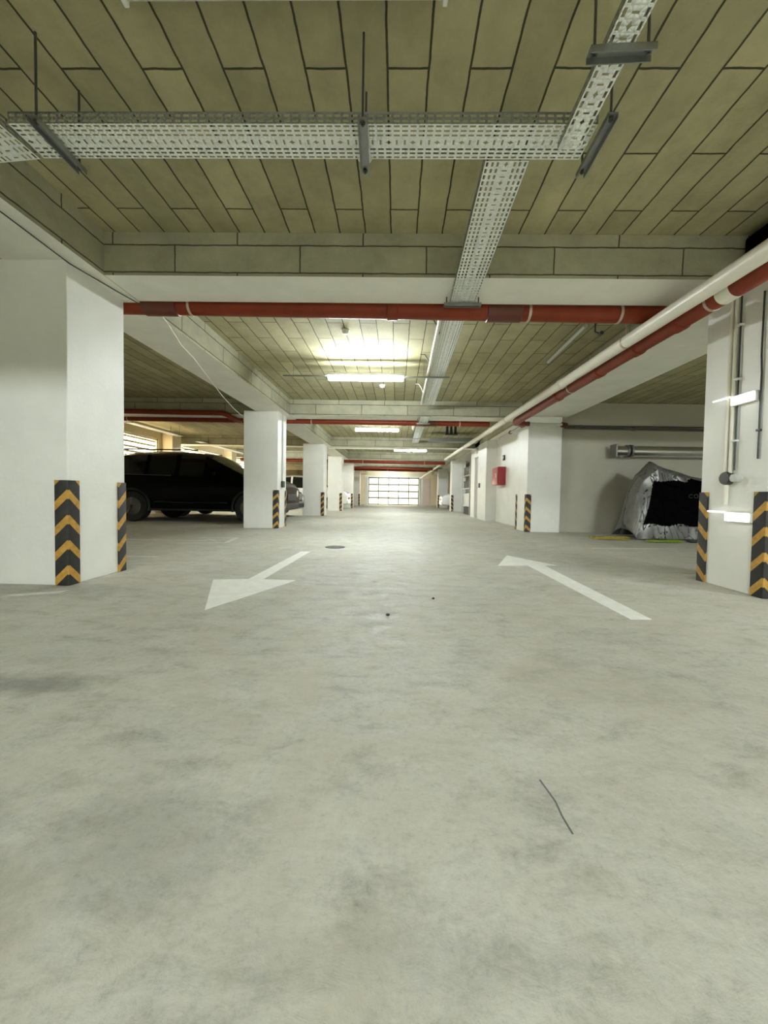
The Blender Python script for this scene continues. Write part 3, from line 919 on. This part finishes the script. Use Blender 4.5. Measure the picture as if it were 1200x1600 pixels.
m = MB().box(2.50, 2.595, 0.6, 2.90, 2.35, 2.60)  # black box added to stand in for the shade of the unlit corner
tag(m.build('unlit_corner_box', COVERB, origin=(2.55, 1.8, 2.35), bevel=0.02), 'black box added for the unlit top right corner above the white pipe', 'duct')
# sagging cable on the left beam
pts = [(-2.16, 3.52, 2.285), (-2.214, 3.70, 2.29), (-2.374, 4.19, 2.29), (-2.453, 4.60, 2.292), (-2.706, 5.57, 2.288), (-2.87, 6.285, 2.262), (-3.02, 7.05, 2.24), (-3.06, 7.56, 2.20)]
m = MB().tube(pts, 0.0055, 8)
tag(m.build('cable', WPVC, origin=(-2.6, 5.5, 2.3)), 'thin pale cable slung diagonally under the left beam', 'cable')
pts = [(-2.33, 1.2, 2.308), (-2.335, 2.2, 2.306), (-2.36, 2.75, 2.304), (-2.30, 3.1, 2.306), (-2.24, 3.32, 2.30)]
m = MB().tube(pts, 0.004, 8)
tag(m.build('cable', DARKPL, origin=(-2.3, 2.3, 2.305)), 'thin dark cable along the beam above the nearest left column', 'cable')
# surface wiring on the second left column
cw = thing('wall_switch', (XL + 0.01, 7.86, 0.90), 'grey switch with its conduit on the second left column', 'switch')
MB().box(XL + 0.001, XL + 0.05, 7.80, 7.92, 0.82, 0.95).build('switch_box', DARKPL, cw, cw.location, bevel=0.008)
MB().tube([(XL + 0.014, 7.86, 0.95), (XL + 0.014, 7.86, ZS)], 0.013, 10).build('conduit', PLASTIC, cw, cw.location)

# fittings on the nearest right column
sk = thing('wall_socket', (XR - 0.03, 3.075, 0.87), 'round grey and black socket with conduits on the nearest right column', 'socket')
c = (XR, 3.075, 0.87)
MB().lathe([(0.052, -0.001), (0.052, -0.035), (0.046, -0.045)], c, axis='x', n=24).build('socket_body', DARKPL, sk, sk.location)
MB().lathe([(0.032, -0.0), (0.030, -0.052), (0.02, -0.058)], (XR, 2.985, 0.868), axis='x', n=24).build('socket_cap', PLASTIC, sk, sk.location)
for y in (3.10, 3.055):
    MB().tube([(XR - 0.014, y, 0.91), (XR - 0.014, y, 2.30)], 0.013, 10).build('conduit', WPVC, sk, sk.location)
MB().tube([(XR - 0.012, 3.02, 0.93), (XR - 0.012, 3.02, 2.28)], 0.006, 8).build('cable', DARKPL, sk, sk.location)
MB().tube([(XR - 0.016, 3.085, 0.66), (XR - 0.016, 3.085, 0.83)], 0.017, 10).build('conduit', WPVC, sk, sk.location)
for z in (1.15, 1.62, 2.03):
    MB().box(XR - 0.035, XR - 0.001, 3.0, 3.035, z, z + 0.014).build('saddle_clip', LAMPW, sk, sk.location)
wc = MB().tube([(XR - 0.008, 2.835, 1.00), (XR - 0.008, 2.835, 1.62), (XR - 0.012, 2.838, 1.75), (XR - 0.008, 2.84, 2.2)], 0.006, 8)
wc.box(XR - 0.02, XR - 0.001, 2.82, 2.85, 1.20, 1.215)
tag(wc.build('cable', DARKPL, origin=(XR, 2.84, 1.6)), 'thin dark cable near the photo edge on the nearest right column', 'cable')
for (z0, y0, y1, yt, sl, lab) in ((1.425, 2.85, 3.05, 3.21, 0.0, 'upper glowing wall light on the nearest right column'),
                                  (0.532, 2.85, 3.06, 3.22, 0.0, 'lower glowing wall light on the nearest right column')):
    cc = (XR - 0.04, (y0 + y1) / 2, z0 + 0.04)
    t = thing('wall_light', cc, lab, 'wall light', 'glowing wall lights on the column')
    MB().box(XR - 0.03, XR - 0.001, y0, y1, z0, z0 + 0.075).build('lamp_housing', LAMPW, t, cc, bevel=0.004)
    MB().box(XR - 0.046, XR - 0.03, y0 + 0.004, y1 - 0.004, z0 + 0.004, z0 + 0.071).build('diffuser', WGLOW, t, cc, bevel=0.006)
    MB().tube([(XR - 0.042, y1, z0 + 0.072), (XR - 0.042, yt, z0 + 0.074)], 0.006, 8).build('light_strip', WGLOW, t, cc)

# ------------------------------------------------------------------ right recess: duct, cover, hoses
DUCT = mat('shiny_duct_metal', (0.75, 0.76, 0.74), 0.22, 0.95)
du = thing('ventilation_duct', (5.0, 7.74, 1.64), 'shiny round silver duct on the grey recess wall above the cover', 'duct')
MB().tube([(4.62, 7.74, 1.65), (7.9, 7.74, 1.655)], 0.105, 26).build('duct_pipe', DUCT, du, du.location)
m = MB().tube([(4.60, 7.74, 1.65), (4.64, 7.74, 1.65)], 0.128, 26).tube([(4.53, 7.74, 1.65), (4.56, 7.74, 1.65)], 0.122, 26)
m.build('duct_flange', GALVD, du, du.location)
m = MB().tube([(4.31, 7.74, 1.65), (4.55, 7.74, 1.65)], 0.102, 26)
m.build('damper_body', DUCT, du, du.location)
m = MB().box(4.285, 4.31, 7.62, 7.86, 1.52, 1.78)
m.build('damper_plate', GALVD, du, du.location, bevel=0.004)


def cover_surface():
    """draped cover: u runs left to right, v from the front hem over the top to the back hem"""
    NU, NV = 150, 150
    xs0, xs1 = 3.90, 5.62
    def top(x):
        pts = [(3.90, 0.16), (3.95, 0.40), (4.02, 0.86), (4.12, 1.10), (4.24, 1.22), (4.36, 1.34), (4.46, 1.28), (4.60, 1.23), (4.80, 1.18), (5.03, 1.10), (5.3, 1.05), (5.5, 0.8), (5.62, 0.2)]
        for (a, b) in zip(pts, pts[1:]):
            if a[0] <= x <= b[0]:
                k = (x - a[0]) / (b[0] - a[0])
                return a[1] + (b[1] - a[1]) * k
        return 0.2
    P = []
    for i in range(NU + 1):
        x = xs0 + (xs1 - xs0) * i / NU
        h = top(x)
        row = []
        for j in range(NV + 1):
            v = j / NV
            if v < 0.45:
                k = v / 0.45
                y = 6.62 + 0.24 * k ** 1.6
                z = 0.02 + (h * 0.90 - 0.02) * k
            elif v < 0.6:
                k = (v - 0.45) / 0.15
                y = 6.86 + 0.25 * k
                z = h * (0.90 + 0.10 * math.sin(k * PI / 2))
            else:
                k = (v - 0.6) / 0.4
                y = 7.11 + 0.30 * k ** 0.7
                z = h - (h - 0.02) * k
            n1 = noise.noise(Vector((x * 3.5, v * 5.0, 0.3)))
            n2 = noise.noise(Vector((x * 5.0 + v * 4, v * 7.0, 4.1))) + 0.3 * noise.noise(Vector((x * 14.0, v * 11.0, 1.7)))
            amp = 0.028 if v > 0.36 or v < 0.1 or x < 4.1 else 0.006
            y += (n1 * 0.05 + n2 * amp)
            z = max(0.012, z + n2 * amp * 0.5 * min(1, z * 4))
            row.append((4.7 + (x + n1 * 0.02 - 4.7 + 0.235) * 1.035, y, z * 1.035))
        P.append(row)
    return P, NU, NV, top


cv = thing('vehicle_cover', (4.7, 6.75, 0), 'black and silver cover draped over a motorbike-sized shape by the grey wall', 'cover')
P, NU, NV, topf = cover_surface()
mb_, ms_ = MB(), MB()
for i in range(NU):
    for j in range(NV):
        q = [P[i][j], P[i + 1][j], P[i + 1][j + 1], P[i][j + 1]]
        cx_, cz_ = ((q[0][0] + q[2][0]) / 2 - 4.7) / 1.035 + 4.465, (q[0][2] + q[2][2]) / 2.07
        front = j / NV < 0.47
        e = 0.02 * math.sin(cx_ * 14)
        left = 4.02 + max(0, cz_ - 0.22) * 0.33
        hem = 0.255 + e if cx_ < 4.75 else 0.24
        tp = 0.99 + e * 0.6 + (0.04 if cx_ > 4.85 else 0) + max(0, cx_ - 4.9) * 0.25
        black = front and cx_ > left and hem < cz_ < tp
        (mb_ if black else ms_).face(q, 0, True)
for (m, nm, mt) in ((mb_, 'black_panel', COVERB), (ms_, 'silver_panel', COVERS)):
    o = m.build(nm, mt, cv, cv.location, sharp=60, solid=0.004)
    import bmesh
    bm = bmesh.new(); bm.from_mesh(o.data); bmesh.ops.remove_doubles(bm, verts=bm.verts, dist=1e-5); bm.to_mesh(o.data); bm.free()
# faint print on the black side
mk = MB()
for (cx_, a0, a1) in ((4.99, 0.7, 5.6), (5.075, 0, 6.28)):
    pp = [(cx_ + 0.032 * math.cos(a0 + (a1 - a0) * k / 16), 6.60, 0.765 + 0.032 * math.sin(a0 + (a1 - a0) * k / 16)) for k in range(17)]
    for p, q in zip(pp, pp[1:]): mk.bar(p, q, 0.006, 0.010, up=(0, 1, 0))
mk.build('printed_mark', MARK, cv, cv.location)


def hose(name, cx_, cy_, rx, ry, turns, r, material, label, seed, tail=None, flat=1.0, loose=0.4):
    rnd = random.Random(seed)
    pts = []
    N = int(turns * 40)
    for k in range(N + 1):
        a = 2 * PI * k / 40
        turn = k / 40
        wob = 1 + loose * (0.22 * math.sin(a * 0.37 + seed) + 0.10 * math.sin(2.3 * a + seed))
        lay = (turn % 3)
        pts.append((cx_ + rx * wob * (1 - 0.17 * lay) * math.cos(a) + loose * 0.06 * math.sin(turn * 2.1),
                    cy_ + ry * wob * (1 - 0.17 * lay) * math.sin(a) + loose * 0.04 * math.cos(turn * 1.7),
                    r + 0.004 + (turn / turns) * r * 2.2 * flat + 0.004 * math.sin(3 * a)))
    if tail: pts += tail
    m = MB().tube(pts, r, 8)
    return tag(m.build(name, material, origin=(cx_, cy_, 0)), label, 'hose', 'hoses on the floor')


hose('garden_hose', 3.66, 6.66, 0.30, 0.20, 5, 0.009, OLIVE, 'loose olive yellow coil of hose on the floor before the cover', 1, loose=1.0)
hose('garden_hose', 4.36, 6.33, 0.33, 0.10, 6, 0.009, GREEN, 'neat bright green coil of hose beside the olive one', 4)
hose('garden_hose', 4.90, 6.36, 0.14, 0.08, 4, 0.010, DARKPL, 'small dark coil of hose right of the green one', 9)

# ------------------------------------------------------------------ stair core fittings
hb = thing('fire_hose_cabinet', (2.75, 10.45, 1.27), 'dark red fire hose cabinet on the white wall past the recess', 'cabinet')
MB().box(2.66, 2.858, 10.18, 10.78, 1.02, 1.50).build('cabinet_box', FIRERED, hb, hb.location, bevel=0.01)
MB().box(2.645, 2.66, 10.2, 10.76, 1.04, 1.48).build('cabinet_door', FIRERED, hb, hb.location, bevel=0.006)
MB().tube([(2.645, 10.28, 1.22), (2.63, 10.28, 1.22), (2.63, 10.28, 1.32), (2.645, 10.28, 1.32)], 0.007, 8).build('door_handle', CHROME, hb, hb.location)
m = MB().box(2.82, 2.858, 10.28, 10.40, 1.68, 1.82)
tag(m.build('alarm_button', DARKPL, origin=(2.84, 10.34, 1.75), bevel=0.006), 'small grey alarm box on the wall above the red cabinet', 'alarm box')
m = MB().box(2.525, 2.559, 11.9, 12.0, 0.98, 1.12)
tag(m.build('light_switch', DARKPL, origin=(2.54, 11.95, 1.05), bevel=0.005), 'small dark switch on the pier beside the grey door', 'switch')
m = MB().lathe([(0.10, -0.0), (0.10, -0.03), (0.06, -0.06)], (2.60, 12.6, 2.2), axis='x', n=18)
tag(m.build('door_lamp', LAMPW, origin=(2.58, 12.6, 2.2)), 'round white fitting above the grey door', 'lamp')

# rack with dark boxes in the side opening
rk = thing('storage_rack', (3.0, 15.2, 0), 'grey metal storage rack standing in the dark side opening', 'rack')
for (x, y) in ((2.72, 14.4), (2.72, 16.0), (3.3, 14.4), (3.3, 16.0)):
    MB().box(x - 0.02, x + 0.02, y - 0.02, y + 0.02, 0, 2.1).build('upright', PLASTIC, rk, rk.location)
for z in (0.32, 1.0, 1.5):
    MB().box(2.71, 3.31, 14.39, 16.01, z, z + 0.03).build('shelf', PLASTIC, rk, rk.location)
for (z, h, mt, lab) in ((0.004, 0.30, BOXBLK, 'black box on the floor under the storage rack'), (1.032, 0.30, BOXBLK, 'black box on the middle shelf of the rack'),
                        (0.352, 0.5, PLASTIC, 'grey box on the lowest shelf of the rack'), (1.532, 0.35, BLKPIPE, 'dark grey box on the top shelf of the rack')):
    b = MB().box(2.76, 3.26, 14.5, 15.9, z, z + h * 0.85).build('storage_box', mt, origin=(3.0, 15.2, z), bevel=0.01)
    tag(b, lab, 'box', 'boxes on the rack')
    MB().box(2.75, 3.27, 14.49, 15.91, z + h * 0.85, z + h * 0.95).build('lid', mt, b, (3.0, 15.2, z))


# ------------------------------------------------------------------ cars
def car(label, loc, rz, st, width, paint, wheels, wr, group='parked cars', cab=None, handles=True, name='car', rake=None):
    """st = [(x, z_bottom, z_belt, z_top, half_width, half_top_width)] from tail to nose, local +x is forward"""
    t = thing(name, loc, label, 'car', group, rz=rz)
    rings = []
    for (x, zb, zl, zt, hw, ht) in st:
        zm = zb + (zl - zb) * 0.55
        r = [(0, zb), (hw * 0.80, zb), (hw * 0.95, zb + 0.05), (hw, zm), (hw * 0.985, zl - 0.10), (hw * 0.95, zl),
             (ht + (hw * 0.95 - ht) * 0.12, zl + (zt - zl) * 0.86), (ht * 0.82, zt - 0.012 if zt - zl > 0.1 else zt), (ht * 0.4, zt + 0.012), (0, zt + 0.016)]
        rings.append([(x, y, z) for y, z in r])
    body, side, wind, rear = MB(), {}, MB(), MB()
    sidem = {1: MB(), -1: MB()}
    n = len(rings[0])
    for k in range(len(rings) - 1):
        x0, x1 = st[k][0], st[k + 1][0]
        c0, c1 = st[k][3] - st[k][2], st[k + 1][3] - st[k + 1][2]
        for j in range(n - 1):
            for sg in (1, -1):
                q = [rings[k][j], rings[k + 1][j], rings[k + 1][j + 1], rings[k][j + 1]]
                q = [(a, b * sg, c) for a, b, c in q]
                if j == 5 and c0 > 0.2 and c1 > 0.2 and (x1 - x0) > 0.16: tgt = sidem[sg]
                elif j >= 6 and c0 > 0.25 and c1 < 0.12: tgt = wind
                elif j >= 6 and c1 > 0.25 and c0 < 0.12: tgt = rear
                else: tgt = body
                tgt.face(q if sg > 0 else q[::-1], 0, True)
    for idx, flip in ((0, False), (-1, True)):
        for sg in (1, -1):
            q = [(a, b * sg, c) for a, b, c in rings[idx]]
            body.face(q, 0, False)

    def weld(o):
        import bmesh
        bm = bmesh.new(); bm.from_mesh(o.data)
        bmesh.ops.remove_doubles(bm, verts=bm.verts, dist=1e-4)
        bmesh.ops.recalc_face_normals(bm, faces=bm.faces)
        bm.to_mesh(o.data); bm.free()
        o.data.set_sharp_from_angle(angle=math.radians(40))
        return o
    weld(body.build('body', paint, t, sharp=40))
    for m, nm in ((sidem[1], 'side_window'), (sidem[-1], 'side_window'), (wind, 'windscreen'), (rear, 'rear_window')):
        if m.f: weld(m.build(nm, GLASS, t))
    hw = width / 2
    for (wx) in wheels:
        for sg in (1, -1):
            yc = sg * (hw - 0.10)
            wb = MB().lathe([(wr * 0.62, -0.11), (wr * 0.95, -0.115), (wr, -0.08), (wr, 0.08), (wr * 0.95, 0.115), (wr * 0.62, 0.11)], (wx, yc, wr), axis='y', n=30).build('wheel', TYRE, t)
            rm = MB()
            rm.lathe([(wr * 0.62, sg * 0.105), (wr * 0.56, sg * 0.118)], (wx, yc, wr), axis='y', n=30)
            for k in range(5):
                a = 2 * PI * k / 5 + 0.3
                rm.bar((wx, yc + sg * 0.121, wr), (wx + wr * 0.57 * math.cos(a), yc + sg * 0.121, wr + wr * 0.57 * math.sin(a)), 0.05, 0.012, up=(0, 1, 0))
            rm.build('rim', RIM, wb)
            ar = MB()
            aa = [(wx + (wr + 0.045) * math.cos(a), sg * (hw - 0.005), wr + (wr + 0.045) * math.sin(a)) for a in [PI * (-0.08 + 1.16 * k / 20) for k in range(21)]]
            ar.tube(aa, 0.028, 8).build('wheel_arch', TRIMBLK if paint == BLACKCAR else paint, t)
    xn, xt = st[-1][0], st[0][0]
    nz_ = st[-1]
    for sg in (1, -1):
        y = sg * (nz_[4] - 0.10)
        m = MB().lathe([(0.02, 0.01), (0.09, 0.0), (0.10, -0.06)], (xn + 0.0, y * 0.86, nz_[2] - 0.10), axis='x', n=16)
        m.build('headlight', LENS, t)
        m = MB().box(xt - 0.012, xt + 0.05, y - 0.10, y + 0.05, st[0][2] - 0.22, st[0][2] + 0.0)
        m.build('tail_light', REDLENS, t, bevel=0.01)
        mi = cab or (st[-4][0] if len(st) > 5 else xn - 1.2)
        m = MB().tube([(mi, sg * (hw - 0.03), nz_[2] + 0.22), (mi, sg * (hw + 0.07), nz_[2] + 0.26)], 0.02, 8)
        m.lathe([(0.035, -0.05), (0.075, -0.03), (0.075, 0.03), (0.03, 0.05)], (mi, sg * (hw + 0.10), nz_[2] + 0.28), axis='x', n=14)
        m.build('wing_mirror', paint, t)
        if handles:
            for hx in handles if isinstance(handles, (list, tuple)) else (xn - 2.2, xn - 3.1):
                m = MB().bar((hx, sg * (hw - 0.002), nz_[2] - 0.02), (hx + 0.17, sg * (hw - 0.002), nz_[2] - 0.02), 0.025, 0.025)
                m.build('door_handle', CHROME if paint != BLACKCAR else BLACKCAR, t)
    m = MB().box(xn - 0.02, xn + 0.015, -nz_[4] * 0.55, nz_[4] * 0.55, nz_[1] + 0.22, nz_[2] - 0.12)
    m.build('grille', TRIMBLK, t, bevel=0.01)
    m = MB().box(xn - 0.01, xn + 0.03, -nz_[4] * 0.8, nz_[4] * 0.8, nz_[1] + 0.03, nz_[1] + 0.16)
    m.build('front_bumper', TRIMBLK if paint != WHITECAR else WHITECAR, t, bevel=0.02)
    return t


# black estate-bodied off-roader, tail to the louvres, nose behind the second column
suv = [(0.00, 0.42, 0.98, 1.00, 0.76, 0.60), (0.06, 0.32, 1.04, 1.10, 0.82, 0.64), (0.30, 0.28, 1.08, 1.52, 0.86, 0.62), (0.46, 0.26, 1.08, 1.59, 0.87, 0.63),
       (1.25, 0.25, 1.08, 1.65, 0.875, 0.66), (1.34, 0.25, 1.08, 1.655, 0.875, 0.66), (1.95, 0.25, 1.075, 1.655, 0.875, 0.66), (2.06, 0.25, 1.075, 1.65, 0.875, 0.66),
       (2.62, 0.25, 1.07, 1.61, 0.875, 0.64), (2.74, 0.25, 1.07, 1.56, 0.875, 0.63), (3.52, 0.25, 1.07, 1.115, 0.87, 0.70), (4.0, 0.25, 1.02, 1.06, 0.86, 0.66),
       (4.32, 0.28, 0.94, 0.97, 0.83, 0.60), (4.46, 0.30, 0.80, 0.84, 0.74, 0.52)]
suv_ = car('large glossy black car parked between the nearest and second left columns', (-7.10, 9.63, 0), 0, suv, 1.75, BLACKCAR, (1.0, 3.72), 0.35, cab=2.95, handles=(1.55, 2.3))
for sg in (1, -1):
    MB().tube([(0.42, sg * 0.80, 1.32), (0.62, sg * 0.84, 1.18), (0.82, sg * 0.862, 1.085), (1.9, sg * 0.864, 1.07)], 0.005, 6).build('window_trim', RIM, suv_)
    MB().tube([(1.5, sg * 0.878, 0.46), (2.3, sg * 0.882, 0.45), (3.2, sg * 0.878, 0.46)], 0.013, 6).build('door_moulding', TRIMBLK, suv_)
    MB().bar((1.42, sg * 0.87, 0.29), (3.28, sg * 0.87, 0.29), 0.07, 0.035).build('side_step', TRIMBLK, suv_)
    MB().tube([(0.5, sg * 0.62, 1.69), (2.4, sg * 0.62, 1.685)], 0.014, 8).build('roof_rail', BLACKCAR, suv_)
hatch = [(0.00, 0.35, 0.86, 0.88, 0.70, 0.55), (0.06, 0.25, 0.92, 0.97, 0.78, 0.60), (0.42, 0.20, 0.94, 1.32, 0.82, 0.56), (0.55, 0.19, 0.94, 1.38, 0.825, 0.57),
         (1.30, 0.18, 0.93, 1.45, 0.83, 0.60), (1.39, 0.18, 0.93, 1.45, 0.83, 0.60), (2.15, 0.18, 0.92, 1.41, 0.83, 0.58), (2.25, 0.18, 0.92, 1.37, 0.83, 0.57),
         (3.05, 0.18, 0.90, 0.95, 0.825, 0.64), (3.55, 0.19, 0.83, 0.87, 0.81, 0.60), (3.88, 0.22, 0.74, 0.77, 0.75, 0.52), (4.0, 0.25, 0.64, 0.67, 0.64, 0.45)]
car('dark grey car with bright chrome nose behind the second left column', (-6.95, 11.58, 0), 0, hatch, 1.66, GREYCAR, (0.78, 3.2), 0.30)
car('pale silver car far left, seen between the second and third columns', (-6.75, 22.9, 0), 0, hatch, 1.66, SILVERCAR, (0.78, 3.2), 0.30)
van = [(x, zb, zl * 1.06, zt * 1.10, hw, ht) for (x, zb, zl, zt, hw, ht) in hatch]
car('white car nosing out behind the fourth left column', (-6.35, 18.9, 0), 0, van, 1.66, WHITECAR, (0.78, 3.2), 0.30)
car('white car nosing out beside the fourth right column', (6.40, 21.0, 0), PI, hatch, 1.66, WHITECAR, (0.78, 3.2), 0.30)
